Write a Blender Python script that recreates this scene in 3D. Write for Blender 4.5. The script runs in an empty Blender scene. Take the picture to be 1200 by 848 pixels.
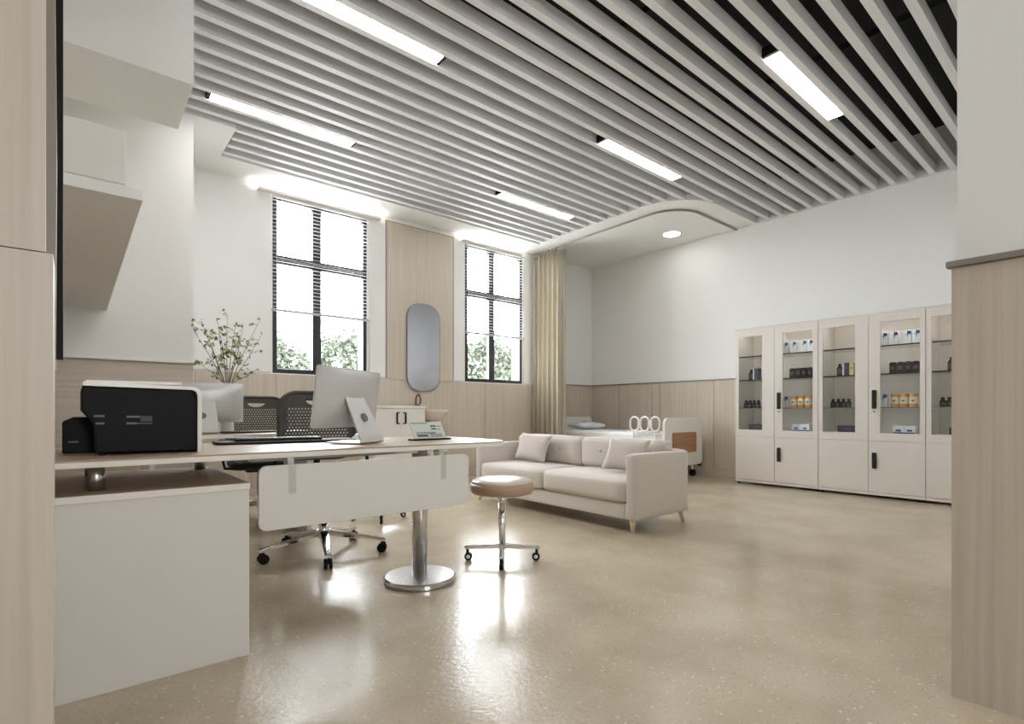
import bpy, bmesh, math, random
from mathutils import Vector, Matrix
random.seed(7)
PI = math.pi
R = math.radians
SC = bpy.context.scene
COL = SC.collection

# ------------------------------------------------------------------ camera
cam_d = bpy.data.cameras.new('camera')
cam_d.sensor_width = 36
cam_d.lens = 617 / 1200 * 36
cam_d.shift_y = 58.5 / 1200
cam_d.clip_start = 0.02
cam_d.clip_end = 300
cam = bpy.data.objects.new('camera', cam_d)
cam.location = (0, 0, 0.92)
cam.rotation_euler = (R(90), 0, R(50.2 - 90))
COL.objects.link(cam)
SC.camera = cam

# ------------------------------------------------------------------ world, exposure
SC.view_settings.view_transform = 'Standard'
SC.view_settings.look = 'None'
SC.view_settings.gamma = 1
SC.view_settings.use_curve_mapping = False
SC.view_settings.exposure = 0.98
w = bpy.data.worlds.new('overcast_sky')
SC.world = w
w.use_nodes = True
bg = w.node_tree.nodes['Background']
bg.inputs[0].default_value = (0.93, 0.97, 1.0, 1)
bg.inputs[1].default_value = 17.0
LAMP = 14.0
SC.cycles.max_bounces = 10
SC.cycles.diffuse_bounces = 6
SC.cycles.glossy_bounces = 5
SC.cycles.transparent_max_bounces = 12
SC.cycles.caustics_reflective = False
SC.cycles.caustics_refractive = False
SC.cycles.sample_clamp_indirect = 6


YB_ = -3.2


def portal(loc, rot, sx, sy):
    l = bpy.data.lights.new('window_portal', 'AREA')
    l.shape = 'RECTANGLE'
    l.size, l.size_y = sx, sy
    l.cycles.is_portal = True
    o = bpy.data.objects.new('window_portal', l)
    o.location = loc
    o.rotation_euler = rot
    COL.objects.link(o)


portal((2.28, 6.45, 2.35), (R(-90), 0, 0), 1.12, 1.98)
portal((4.885, 6.45, 2.35), (R(-90), 0, 0), 1.09, 1.98)


portal((0.55, YB_ - 0.15, 1.75), (R(90), 0, 0), 0.6, 1.1)  # portal for the added rear opening


# ------------------------------------------------------------------ materials
def mat(name, col, rough=0.5, metal=0.0, spec=0.5, grain=None, bump=0.0, bscale=200, emit=None, coat=0.0):
    m = bpy.data.materials.new(name)
    m.use_nodes = True
    nt = m.node_tree
    b = nt.nodes['Principled BSDF']
    b.inputs['Base Color'].default_value = (*col, 1)
    b.inputs['Roughness'].default_value = rough
    b.inputs['Metallic'].default_value = metal
    b.inputs['Specular IOR Level'].default_value = spec
    b.inputs['Coat Weight'].default_value = coat
    tc = nt.nodes.new('ShaderNodeTexCoord')
    if grain:  # (scale xyz, amount)
        mp = nt.nodes.new('ShaderNodeMapping')
        mp.inputs['Scale'].default_value = grain[0]
        nz = nt.nodes.new('ShaderNodeTexNoise')
        nz.inputs['Scale'].default_value = 1
        nz.inputs['Detail'].default_value = 4
        rp = nt.nodes.new('ShaderNodeValToRGB')
        a = grain[1]
        rp.color_ramp.elements[0].position = 0.3
        rp.color_ramp.elements[1].position = 0.7
        rp.color_ramp.elements[0].color = (*[c * (1 - a) for c in col], 1)
        rp.color_ramp.elements[1].color = (*[min(1, c * (1 + a)) for c in col], 1)
        nt.links.new(tc.outputs['Object'], mp.inputs[0])
        nt.links.new(mp.outputs[0], nz.inputs['Vector'])
        nt.links.new(nz.outputs['Fac'], rp.inputs[0])
        nt.links.new(rp.outputs[0], b.inputs['Base Color'])
    if bump:
        n2 = nt.nodes.new('ShaderNodeTexNoise')
        n2.inputs['Scale'].default_value = bscale
        bp = nt.nodes.new('ShaderNodeBump')
        bp.inputs['Strength'].default_value = bump
        bp.inputs['Distance'].default_value = 0.002
        nt.links.new(tc.outputs['Object'], n2.inputs['Vector'])
        nt.links.new(n2.outputs['Fac'], bp.inputs['Height'])
        nt.links.new(bp.outputs[0], b.inputs['Normal'])
    if emit:
        b.inputs['Emission Color'].default_value = (*emit[0], 1)
        b.inputs['Emission Strength'].default_value = emit[1]
    return m


def glass(name, tint=(0.97, 0.98, 0.98), refl=0.06):
    m = bpy.data.materials.new(name)
    m.use_nodes = True
    nt = m.node_tree
    nt.nodes.clear()
    out = nt.nodes.new('ShaderNodeOutputMaterial')
    mx = nt.nodes.new('ShaderNodeMixShader')
    tr = nt.nodes.new('ShaderNodeBsdfTransparent')
    gl = nt.nodes.new('ShaderNodeBsdfGlossy')
    lw = nt.nodes.new('ShaderNodeLayerWeight')
    lw.inputs['Blend'].default_value = 0.5
    pw = nt.nodes.new('ShaderNodeMath'); pw.operation = 'POWER'; pw.inputs[1].default_value = 4.0
    fr = nt.nodes.new('ShaderNodeMath'); fr.operation = 'MULTIPLY_ADD'; fr.inputs[1].default_value = 0.6; fr.inputs[2].default_value = 0.025
    nt.links.new(lw.outputs['Facing'], pw.inputs[0])
    nt.links.new(pw.outputs[0], fr.inputs[0])
    tr.inputs[0].default_value = (*tint, 1)
    gl.inputs['Roughness'].default_value = 0.03
    nt.links.new(fr.outputs[0], mx.inputs[0])
    nt.links.new(tr.outputs[0], mx.inputs[1])
    nt.links.new(gl.outputs[0], mx.inputs[2])
    nt.links.new(mx.outputs[0], out.inputs[0])
    return m


M = {}
M['wall'] = mat('white_paint', (0.76, 0.76, 0.745), 0.6, bump=0.05, bscale=150)
M['ceil'] = mat('ceiling_paint', (0.80, 0.795, 0.775), 0.65)
M['plenum'] = mat('black_plenum', (0.012, 0.012, 0.014), 0.9)
M['slat'] = mat('slat_paint', (0.70, 0.695, 0.70), 0.45, grain=((1, 40, 40), 0.03))
M['wood'] = mat('pale_wood_laminate', (0.51, 0.445, 0.375), 0.45, grain=((60, 60, 1.2), 0.10))
M['wood_h'] = mat('pale_wood_laminate_crosswise', (0.51, 0.445, 0.375), 0.45, grain=((1.5, 40, 60), 0.10))
M['greige'] = mat('greige_board', (0.50, 0.44, 0.375), 0.5, grain=((30, 30, 1.5), 0.04))
M['desk_top'] = mat('desk_wood', (0.37, 0.28, 0.21), 0.4, grain=((2, 40, 40), 0.14))
M['white'] = mat('white_lacquer', (0.70, 0.68, 0.645), 0.4, spec=0.3)
M['edge'] = mat('cream_edge', (0.78, 0.75, 0.69), 0.4)
M['cab'] = mat('cabinet_paint', (0.60, 0.56, 0.52), 0.35)
M['cab_in'] = mat('cabinet_inside', (0.74, 0.70, 0.66), 0.5)
M['blk_frame'] = mat('black_window_metal', (0.018, 0.02, 0.024), 0.35)
M['black'] = mat('black_plastic', (0.008, 0.008, 0.009), 0.5, spec=0.12)
M['blackm'] = mat('matt_black', (0.014, 0.013, 0.012), 0.6, spec=0.25)
M['dkgrey'] = mat('dark_grey_plastic', (0.055, 0.05, 0.047), 0.5)
M['grey'] = mat('grey_print', (0.13, 0.13, 0.13), 0.5)
M['chrome'] = mat('chrome', (0.80, 0.80, 0.80), 0.12, metal=1)
M['steel'] = mat('brushed_steel', (0.66, 0.66, 0.66), 0.27, metal=1, grain=((300, 300, 2), 0.08))
M['alu'] = mat('aluminium_shell', (0.60, 0.595, 0.585), 0.38, metal=0.35)
M['trim'] = mat('grey_brown_trim', (0.22, 0.20, 0.185), 0.4)
M['darktrim'] = mat('dark_brown_trim', (0.012, 0.009, 0.007), 0.6, spec=0.15)
M['browntrim'] = mat('brown_jamb', (0.24, 0.205, 0.17), 0.5)
M['rail'] = mat('grey_rail', (0.42, 0.42, 0.42), 0.4)
M['blind'] = mat('blind_white', (0.72, 0.72, 0.72), 0.4)
M['fabric'] = mat('sofa_fabric', (0.60, 0.55, 0.505), 0.85, bump=0.25, bscale=900)
M['fabric2'] = mat('cushion_fabric', (0.56, 0.505, 0.475), 0.9, bump=0.3, bscale=700)
M['curtain'] = mat('curtain_cloth', (0.44, 0.395, 0.315), 0.85, bump=0.2, bscale=600)
M['oak'] = mat('oak_leg', (0.58, 0.45, 0.30), 0.4, grain=((40, 40, 3), 0.12))
M['tan'] = mat('tan_leather', (0.40, 0.275, 0.19), 0.45)
M['pinkish'] = mat('pale_leather', (0.60, 0.52, 0.46), 0.3)
M['linen'] = mat('white_linen', (0.80, 0.80, 0.80), 0.8, bump=0.2, bscale=40)
M['pillow'] = mat('pale_blue_linen', (0.68, 0.73, 0.77), 0.8)
M['bedwood'] = mat('bed_inset_wood', (0.36, 0.19, 0.095), 0.4, grain=((3, 3, 30), 0.12))
M['plastic'] = mat('white_plastic', (0.78, 0.76, 0.73), 0.3)
M['leaf'] = mat('leaf_green', (0.30, 0.38, 0.12), 0.5)
M['leafdk'] = mat('leaf_dark', (0.06, 0.075, 0.03), 0.5)
M['twig'] = mat('twig_brown', (0.13, 0.10, 0.08), 0.7)
M['tree'] = mat('tree_leaves', (0.050, 0.056, 0.042), 0.9, spec=0.1)
M['bark'] = mat('tree_bark', (0.12, 0.09, 0.07), 0.9)
M['ground'] = mat('outside_paving', (0.78, 0.77, 0.74), 0.9)
M['basin'] = mat('beige_ceramic', (0.66, 0.59, 0.53), 0.2)
M['copper'] = mat('dark_copper', (0.22, 0.12, 0.075), 0.3, metal=0.9)
M['mirror'] = mat('mirror_silver', (0.66, 0.68, 0.76), 0.12, metal=1)
M['blue'] = mat('dark_blue_print', (0.012, 0.03, 0.16), 0.4)
M['packwhite'] = mat('pack_white', (0.72, 0.76, 0.80), 0.4)
M['orange'] = mat('orange_label', (0.58, 0.30, 0.11), 0.5)
M['cream'] = mat('cream_label', (0.74, 0.66, 0.50), 0.5)
M['amber'] = mat('dark_amber', (0.012, 0.005, 0.004), 0.4, spec=0.2)
M['dkbottle'] = mat('dark_bottle', (0.014, 0.011, 0.011), 0.4, spec=0.2)
M['label'] = mat('grey_label', (0.07, 0.06, 0.055), 0.5)
M['purple'] = mat('purple_box', (0.035, 0.02, 0.05), 0.5)
M['yellow'] = mat('yellow_box', (0.62, 0.55, 0.22), 0.5)
M['green'] = mat('pale_green_cover', (0.36, 0.42, 0.30), 0.5)
M['card'] = mat('pale_green_card', (0.62, 0.68, 0.62), 0.4)
M['glass'] = glass('clear_glass')
M['acrylic'] = glass('clear_acrylic', (0.95, 0.96, 0.955))
M['strip'] = mat('added_led_strip', (0.9, 0.9, 0.9), 0.5, emit=((1.0, 0.96, 0.9), 9.0))  # glow added inside the cabinets to light their contents
M['added_washer'] = mat('added_washer_diffuser', (0.9, 0.9, 0.9), 0.5, emit=((1.0, 0.98, 0.95), 22.0))  # glow of the up-lights added over the windows
M['lamp'] = mat('led_diffuser', (0.9, 0.9, 0.9), 0.5, emit=((1.0, 0.975, 0.95), LAMP))


def terrazzo():
    m = bpy.data.materials.new('terrazzo')
    m.use_nodes = True
    nt = m.node_tree
    N = nt.nodes
    L = nt.links
    b = N['Principled BSDF']
    tc = N.new('ShaderNodeTexCoord')
    big = N.new('ShaderNodeTexNoise')
    big.inputs['Scale'].default_value = 2.2
    big.inputs['Detail'].default_value = 6
    rb = N.new('ShaderNodeValToRGB')
    rb.color_ramp.elements[0].position = 0.3
    rb.color_ramp.elements[1].position = 0.72
    rb.color_ramp.elements[0].color = (0.40, 0.33, 0.235, 1)
    rb.color_ramp.elements[1].color = (0.525, 0.445, 0.335, 1)
    L.new(tc.outputs['Object'], big.inputs['Vector'])
    L.new(big.outputs['Fac'], rb.inputs[0])
    prev = rb.outputs[0]
    for sc, thr, keep, col in ((38, 0.20, 0.62, (0.70, 0.62, 0.50)), (60, 0.19, 0.70, (0.21, 0.15, 0.10)), (115, 0.25, 0.5, (0.62, 0.53, 0.42)), (150, 0.24, 0.6, (0.27, 0.20, 0.14))):
        v = N.new('ShaderNodeTexVoronoi')
        v.inputs['Scale'].default_value = sc
        L.new(tc.outputs['Object'], v.inputs['Vector'])
        lt = N.new('ShaderNodeMath'); lt.operation = 'LESS_THAN'; lt.inputs[1].default_value = thr
        L.new(v.outputs['Distance'], lt.inputs[0])
        sp = N.new('ShaderNodeSeparateColor')
        L.new(v.outputs['Color'], sp.inputs[0])
        gt = N.new('ShaderNodeMath'); gt.operation = 'GREATER_THAN'; gt.inputs[1].default_value = keep
        L.new(sp.outputs[0], gt.inputs[0])
        mu = N.new('ShaderNodeMath'); mu.operation = 'MULTIPLY'
        L.new(lt.outputs[0], mu.inputs[0]); L.new(gt.outputs[0], mu.inputs[1])
        m8 = N.new('ShaderNodeMath'); m8.operation = 'MULTIPLY'; m8.inputs[1].default_value = 0.6
        L.new(mu.outputs[0], m8.inputs[0])
        mx = N.new('ShaderNodeMix'); mx.data_type = 'RGBA'
        L.new(m8.outputs[0], mx.inputs[0])
        L.new(prev, mx.inputs[6])
        mx.inputs[7].default_value = (*col, 1)
        prev = mx.outputs[2]
    L.new(prev, b.inputs['Base Color'])
    rn = N.new('ShaderNodeTexNoise'); rn.inputs['Scale'].default_value = 3
    L.new(tc.outputs['Object'], rn.inputs['Vector'])
    mr = N.new('ShaderNodeMapRange')
    mr.inputs['To Min'].default_value = 0.14
    mr.inputs['To Max'].default_value = 0.28
    L.new(rn.outputs['Fac'], mr.inputs['Value'])
    L.new(mr.outputs[0], b.inputs['Roughness'])
    bn = N.new('ShaderNodeTexNoise'); bn.inputs['Scale'].default_value = 45; bn.inputs['Detail'].default_value = 3
    L.new(tc.outputs['Object'], bn.inputs['Vector'])
    bp = N.new('ShaderNodeBump'); bp.inputs['Strength'].default_value = 0.22; bp.inputs['Distance'].default_value = 0.004
    L.new(bn.outputs['Fac'], bp.inputs['Height'])
    L.new(bp.outputs[0], b.inputs['Normal'])
    b.inputs['Specular IOR Level'].default_value = 0.75
    return m


M['floor'] = terrazzo()


# ------------------------------------------------------------------ mesh helpers
class MB:
    def __init__(s):
        s.v = []; s.f = []

    def add(s, vs, fs):
        n = len(s.v)
        s.v += [tuple(p) for p in vs]
        s.f += [tuple(i + n for i in f) for f in fs]
        return s

    def box(s, x0, y0, z0, x1, y1, z1):
        vs = [(x, y, z) for z in (z0, z1) for y in (y0, y1) for x in (x0, x1)]
        return s.add(vs, [(0, 2, 3, 1), (4, 5, 7, 6), (0, 1, 5, 4), (2, 6, 7, 3), (0, 4, 6, 2), (1, 3, 7, 5)])

    def cbox(s, c, size):
        return s.box(*[c[i] - size[i] / 2 for i in range(3)], *[c[i] + size[i] / 2 for i in range(3)])

    def cyl(s, p0, p1, r0, r1=None, n=20):
        r1 = r0 if r1 is None else r1
        return s.tube([p0, p1], [r0, r1], n)

    def tube(s, pts, r, n=10, cap=True, closed=False, flat=1.0):
        pts = [Vector(p) for p in pts]
        rs = r if isinstance(r, (list, tuple)) else [r] * len(pts)
        k = len(pts)
        up = None
        vs = []
        for i, p in enumerate(pts):
            if closed:
                d = pts[(i + 1) % k] - pts[i - 1]
            else:
                d = pts[min(i + 1, k - 1)] - pts[max(i - 1, 0)]
            d.normalize()
            if up is None:
                a = Vector((0, 0, 1)) if abs(d.z) < 0.9 else Vector((1, 0, 0))
                up = (a - d * a.dot(d)).normalized()
            else:
                up = (up - d * up.dot(d)).normalized()
            sd = d.cross(up)
            for j in range(n):
                t = 2 * PI * j / n
                vs.append(p + (up * math.cos(t) * flat + sd * math.sin(t)) * rs[i])
        fs = []
        for i in range(k if closed else k - 1):
            for j in range(n):
                a, b = i * n + j, i * n + (j + 1) % n
                c, d = ((i + 1) % k) * n + (j + 1) % n, ((i + 1) % k) * n + j
                fs.append((a, b, c, d))
        if cap and not closed:
            fs.append(tuple(range(n - 1, -1, -1)))
            fs.append(tuple((k - 1) * n + j for j in range(n)))
        return s.add(vs, fs)

    def lathe(s, prof, c=(0, 0), n=32):
        vs = []
        for r, z in prof:
            for j in range(n):
                t = 2 * PI * j / n
                vs.append((c[0] + r * math.cos(t), c[1] + r * math.sin(t), z))
        fs = []
        for i in range(len(prof) - 1):
            for j in range(n):
                fs.append((i * n + j, i * n + (j + 1) % n, (i + 1) * n + (j + 1) % n, (i + 1) * n + j))
        fs.append(tuple(range(n - 1, -1, -1)))
        fs.append(tuple((len(prof) - 1) * n + j for j in range(n)))
        return s.add(vs, fs)

    def prism(s, poly, a, b, ax='z'):
        """extrude a 2D polygon: ax z -> (x,y), ax y -> (x,z), ax x -> (y,z)"""
        def P(p, h):
            return {'z': (p[0], p[1], h), 'y': (p[0], h, p[1]), 'x': (h, p[0], p[1])}[ax]
        n = len(poly)
        vs = [P(p, a) for p in poly] + [P(p, b) for p in poly]
        fs = [tuple(range(n - 1, -1, -1)), tuple(range(n, 2 * n))]
        fs += [(i, (i + 1) % n, n + (i + 1) % n, n + i) for i in range(n)]
        return s.add(vs, fs)

    def xf(s, m):
        s.v = [tuple(m @ Vector(p)) for p in s.v]
        return s

    def build(s, name, material, parent=None, bevel=0, seg=2, smooth=False, solid=0):
        me = bpy.data.meshes.new(name)
        me.from_pydata(s.v, [], s.f)
        bm = bmesh.new(); bm.from_mesh(me)
        bmesh.ops.recalc_face_normals(bm, faces=bm.faces)
        bm.to_mesh(me); bm.free()
        me.materials.append(material)
        if smooth:
            me.polygons.foreach_set('use_smooth', [len(p.vertices) < 9 for p in me.polygons])
        o = bpy.data.objects.new(name, me)
        COL.objects.link(o)
        if parent: o.parent = parent
        if solid:
            md = o.modifiers.new('solid', 'SOLIDIFY'); md.thickness = solid; md.offset = 0
        if bevel:
            md = o.modifiers.new('bevel', 'BEVEL'); md.width = bevel; md.segments = seg; md.limit_method = 'ANGLE'; md.angle_limit = R(40)
            md.harden_normals = False
        return o


def rrect(x0, y0, x1, y1, r, n=6):
    rs = r if isinstance(r, (tuple, list)) else (r,) * 4   # order: (x0,y0) (x1,y0) (x1,y1) (x0,y1)
    out = []
    for (cx, cy, a0, q) in ((x0, y0, 180, rs[0]), (x1, y0, 270, rs[1]), (x1, y1, 0, rs[2]), (x0, y1, 90, rs[3])):
        if q <= 0:
            out.append((cx, cy)); continue
        ox = cx + (q if cx == x0 else -q); oy = cy + (q if cy == y0 else -q)
        for k in range(n + 1):
            t = R(a0 + 90 * k / n)
            out.append((ox + q * math.cos(t), oy + q * math.sin(t)))
    return out


def B(name, m, parent, *a, bevel=0):
    return MB().box(*a).build(name, m, parent, bevel=bevel)


def soft_box(name, m, parent, x0, y0, z0, x1, y1, z1, r=0.04, puff=0.0, n=8):
    """a rounded upholstered block with slightly bulging faces"""
    c = Vector(((x0 + x1) / 2, (y0 + y1) / 2, (z0 + z1) / 2))
    h = Vector(((x1 - x0) / 2, (y1 - y0) / 2, (z1 - z0) / 2))
    bm = bmesh.new()
    bmesh.ops.create_cube(bm, size=2)
    bmesh.ops.subdivide_edges(bm, edges=bm.edges[:], cuts=n, use_grid_fill=True)
    for v in bm.verts:
        q = v.co.copy()
        s = [math.copysign(1 - (1 - abs(t)) ** 1.7, t) for t in q]
        p = Vector([s[i] * h[i] for i in range(3)])
        rr = min(r, *(h * 0.98))
        inner = Vector([max(-(h[i] - rr), min(h[i] - rr, p[i])) for i in range(3)])
        d = p - inner
        if d.length > 1e-9:
            d = d.normalized() * rr
        p = inner + d
        for i in range(3):
            if abs(q[i]) > 0.999:
                j, k = [x for x in range(3) if x != i]
                p[i] += math.copysign(puff * (1 - q[j] ** 2) * (1 - q[k] ** 2), q[i])
        v.co = c + p
    me = bpy.data.meshes.new(name)
    bm.to_mesh(me); bm.free()
    me.materials.append(m)
    me.polygons.foreach_set('use_smooth', [True] * len(me.polygons))
    o = bpy.data.objects.new(name, me)
    COL.objects.link(o)
    if parent: o.parent = parent
    return o


def throw_mesh(name, m, parent, a, b, t, n=18, pinch=0.10):
    """pillow lying in XZ plane, thickness in Y"""
    vs, fs = [], []
    for side in (1, -1):
        for i in range(n + 1):
            for j in range(n + 1):
                u, v = -1 + 2 * i / n, -1 + 2 * j / n
                th = t * ((1 - u ** 4) * (1 - v ** 4)) ** 0.5 * (0.75 + 0.25 * (1 - u * u) * (1 - v * v))
                th += 0.004 * math.sin(5 * u + 3 * v)
                if abs(u) > 0.999 or abs(v) > 0.999: th = 0
                vs.append((a * u * (1 - pinch * (1 - v * v)), side * th, b + b * v * (1 - pinch * (1 - u * u))))
        o = 0 if side == 1 else (n + 1) ** 2
        for i in range(n):
            for j in range(n):
                k = o + i * (n + 1) + j
                fs.append((k, k + 1, k + n + 2, k + n + 1))
    mb = MB().add(vs, fs)
    ob = mb.build(name, m, parent, smooth=True)
    bm = bmesh.new(); bm.from_mesh(ob.data)
    bmesh.ops.remove_doubles(bm, verts=bm.verts, dist=0.0004)
    bmesh.ops.recalc_face_normals(bm, faces=bm.faces)
    bm.to_mesh(ob.data); bm.free()
    return ob


def tag(o, label=None, cat=None, group=None, kind=None):
    if label: o['label'] = label
    if cat: o['category'] = cat
    if group: o['group'] = group
    if kind: o['kind'] = kind
    return o


def thing(name, label, cat, loc=(0, 0, 0), rz=0, group=None):
    o = bpy.data.objects.new(name, None)
    o.empty_display_size = 0.1
    COL.objects.link(o)
    o.location = loc
    o.rotation_euler = (0, 0, rz)
    return tag(o, label, cat, group)


def copy_tree(o, parent=None):
    c = o.copy(); COL.objects.link(c); c.parent = parent
    for ch in [x for x in o.children]:
        copy_tree(ch, c)
    return c


def struct(o):
    o['kind'] = 'structure'
    return o


# ------------------------------------------------------------------ the setting
XL, XR, YW, YP = -0.14, 7.07, 6.27, 5.2
ZC = 3.45
DADO = 1.36
PLEN = 3.95
YB = -3.2     # room continues behind the camera

struct(B('floor', M['floor'], None, -1.5, YB - 0.1, -0.1, XR + 0.3, YW + 0.25, 0))
ceiling = struct(B('ceiling', M['plenum'], None, -1.5, YB - 0.1, PLEN, XR + 0.3, YW + 0.25, PLEN + 0.1))

# slats: alternate with lamps on a 0.1728 pitch, lamps at Y 1.70 / 3.255 / 4.81
PITCH = 0.1728
alc_c, alc_r = (6.05, 3.98), 0.65
def slat_end(y):
    if y > alc_c[1]: return 5.40
    if y > alc_c[1] - alc_r: return alc_c[0] - math.sqrt(max(0, alc_r ** 2 - (alc_c[1] - y) ** 2))
    return XR - 0.045
slat_cache = {}
y = 1.70 + PITCH / 2 - 20 * PITCH
while y < 5.80:
    if y > 0.45 or True:
        x1 = slat_end(y) + 0.0
        x0 = 0.55
        if y > 5.14: x0 = 1.13
        if y < 0.30:
            x0, x1 = 0.2, 2.15
        key = (round(x0, 2), round(x1, 2))
        if key not in slat_cache:
            me_o = MB().box(x0, -0.027, ZC + 0.005, x1, 0.027, ZC + 0.10).build('slat', M['slat'], ceiling)
            me_o.location = (0, y, 0)
            slat_cache[key] = me_o
        else:
            o = slat_cache[key].copy(); COL.objects.link(o); o.parent = ceiling; o.location = (0, y, 0)
    y += PITCH
# carrier rails that hold the slats (dark, above them)
for x in (1.5, 2.9, 4.3):
    B('carrier_rail', M['plenum'], ceiling, x, 0.3, ZC + 0.102, x + 0.03, 5.8, ZC + 0.15)
# clips along the right end, seen between slats
B('edge_trim', M['slat'], ceiling, XR - 0.045, 0.40, ZC - 0.005, XR, alc_c[1] - alc_r, ZC + 0.12)

# flat plaster ring by the windows and the alcove slab
s = MB()
s.prism([(XL, 3.95), (0.545, 3.95), (0.545, 5.19), (1.12, 5.19), (1.12, 5.84), (5.40, 5.84), (5.40, YW), (XL, YW)], ZC, ZC + 0.2)
struct(s.build('ceiling_border', M['ceil']))
arc = [(alc_c[0] + alc_r * math.cos(R(a)), alc_c[1] + alc_r * math.sin(R(a))) for a in range(180, 271, 6)]
poly = [(5.40, YW)] + arc + [(XR, alc_c[1] - alc_r), (XR, YW)]
struct(MB().prism(poly, ZC, ZC + 0.2).build('ceiling_alcove', M['ceil']))

# window wall with two openings
W1 = (1.72, 2.84); W2 = (4.34, 5.43); ZB, ZT = DADO, 3.335
s = MB()
Y0, Y1 = YW, YW + 0.22
s.box(-0.3, Y0, 0, XR + 0.2, Y1, ZB)
s.box(-0.3, Y0, ZT, XR + 0.2, Y1, PLEN)
for a, b in ((-0.3, W1[0]), (W1[1], W2[0]), (W2[1], XR + 0.2)):
    s.box(a, Y0, ZB, b, Y1, ZT)
wall_back = struct(s.build('wall_back', M['wall']))
def panels(wall, xs, z0, z1, m, ya, yb, gap=0.004):
    for a, b in zip(xs[:-1], xs[1:]):
        B('wall_panel', m, wall, a + gap, ya, z0, b - gap, yb, z1)
panels(wall_back, [0.79, 1.75, 2.75, 3.60, 4.70, 5.66], 0.10, DADO - 0.012, M['wood'], YW - 0.014, YW - 0.0005)
panels(wall_back, [5.66, 6.4, 7.055], 0.10, DADO + 0.005, M['wood'], YW - 0.014, YW - 0.0005)
# full height board that carries the mirror, with a thin dark reveal
B('reveal_line', M['trim'], wall_back, 3.095, YW - 0.016, DADO, 4.132, YW - 0.0005, 3.395)
B('wall_panel', M['wood'], wall_back, 3.107, YW - 0.022, DADO - 0.01, 4.12, YW - 0.0165, 3.383)
# white boards that flank the windows
for a, b in ((0.80, 1.69), (2.87, 3.09), (4.137, 4.31), (5.46, 5.56)):
    B('wall_panel', M['wall'], wall_back, a, YW - 0.018, DADO + 0.003, b, YW - 0.0005, 3.40, bevel=0.003)
tr = struct(B('trim_1', M['trim'], None, 5.66, YW - 0.02, DADO + 0.01, XR - 0.005, YW - 0.001, DADO + 0.028))
struct(B('baseboard_back', M['greige'], None, 0.80, YW - 0.02, 0.0, XR - 0.02, YW - 0.001, 0.095))

# right wall
wall_right = struct(B('wall_right', M['wall'], None, XR, 0.2, 0, XR + 0.2, YW, PLEN))
ys = [3.40, 3.95, 4.85, 5.00, 5.65, YW - 0.02]
for a, b in zip(ys[:-1], ys[1:]):
    B('wall_panel', M['wood'], wall_right, XR - 0.014, a + 0.004, 0.10, XR - 0.0005, b - 0.004, DADO + 0.005)
struct(B('trim_2', M['trim'], None, XR - 0.02, 3.40, DADO + 0.01, XR - 0.001, YW - 0.02, DADO + 0.028))
struct(B('baseboard_right', M['greige'], None, XR - 0.022, 3.40, 0.0, XR - 0.001, YW - 0.022, 0.095))

# pier that juts out in front of the window wall
wall_pier = struct(B('wall_pier', M['wall'], None, XL, YP, 0, 0.79, YW, ZC))
B('wall_panel', M['wood_h'], wall_pier, XL + 0.003, YP - 0.012, 0.0, 0.785, YP - 0.0005, DADO - 0.03)
struct(B('trim_3', M['edge'], None, XL + 0.003, YP - 0.03, DADO - 0.03, 0.812, YP - 0.001, DADO - 0.012, bevel=0.003))
struct(B('trim_4', M['trim'], None, XL + 0.003, YP - 0.024, DADO - 0.04, 0.806, YP - 0.001, DADO - 0.0305))

# left wall, wing wall beside the camera with its jamb
struct(B('wall_left', M['wood'], None, XL - 0.15, 1.42, 0, XL, YW, PLEN))
wing = struct(B('wall_entrance', M['wood'], None, -1.4, 1.205, 0, -0.045, 1.36, PLEN))
B('wall_panel', M['wood'], wing, -1.4, 1.195, 0.0, -0.0265, 1.3005, 1.19)
B('wall_panel', M['wood'], wing, -1.4, 1.195, 1.192, -0.036, 1.2045, 3.4)
struct(MB().prism([(-0.0445, 1.0), (-0.026, 1.0), (-0.024, 1.4), (-0.030, 2.2), (-0.030, 3.3), (-0.0445, 3.3)], 1.31, 1.359, 'y').build('trim_5', M['browntrim']))
struct(B('trim_6', M['darktrim'], None, -0.1, 1.362, 1.025, -0.0155, 1.40, 3.4))
struct(B('wall_left_return', M['wood'], None, -1.4, 1.361, 0, XL - 0.151, 1.42, PLEN))

# column wall at the right edge, end of the front wall
wall_front = MB().box(2.204, YB, 0, 2.6, 0.388, PLEN).box(2.6, 0.2, 0, XR, 0.388, PLEN).build('wall_front', M['wall'])
struct(wall_front)
B('wall_panel', M['wood'], wall_front, 2.190, -0.62, 0.0, 2.2035, 0.400, 1.385)
B('wall_panel', M['wood'], wall_front, 2.190, -1.72, 0.0, 2.2035, -0.624, 1.385)
B('wall_panel', M['wood'], wall_front, 2.204, 0.3885, 0.0, 3.2, 0.400, 1.385)
struct(B('trim_7', M['trim'], None, 2.172, -1.72, 1.386, 2.2035, 0.412, 1.406, bevel=0.003))

# the rest of the room, behind the camera
struct(MB().box(-1.5, YB - 0.1, 0, 2.6, YB, 1.2).box(-1.5, YB - 0.1, 2.3, 2.6, YB, PLEN).box(-1.5, YB - 0.1, 1.2, 0.25, YB, 2.3).box(0.85, YB - 0.1, 1.2, 2.6, YB, 2.3).build('wall_rear', M['wall']))  # unseen window opening added here to light the near surfaces
struct(B('wall_side', M['wall'], None, -1.5, YB, 0, -1.4, 1.42, PLEN))
struct(B('ceiling_entrance', M['ceil'], None, -1.4, YB, ZC, 0.2, 1.19, ZC + 0.1))

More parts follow.
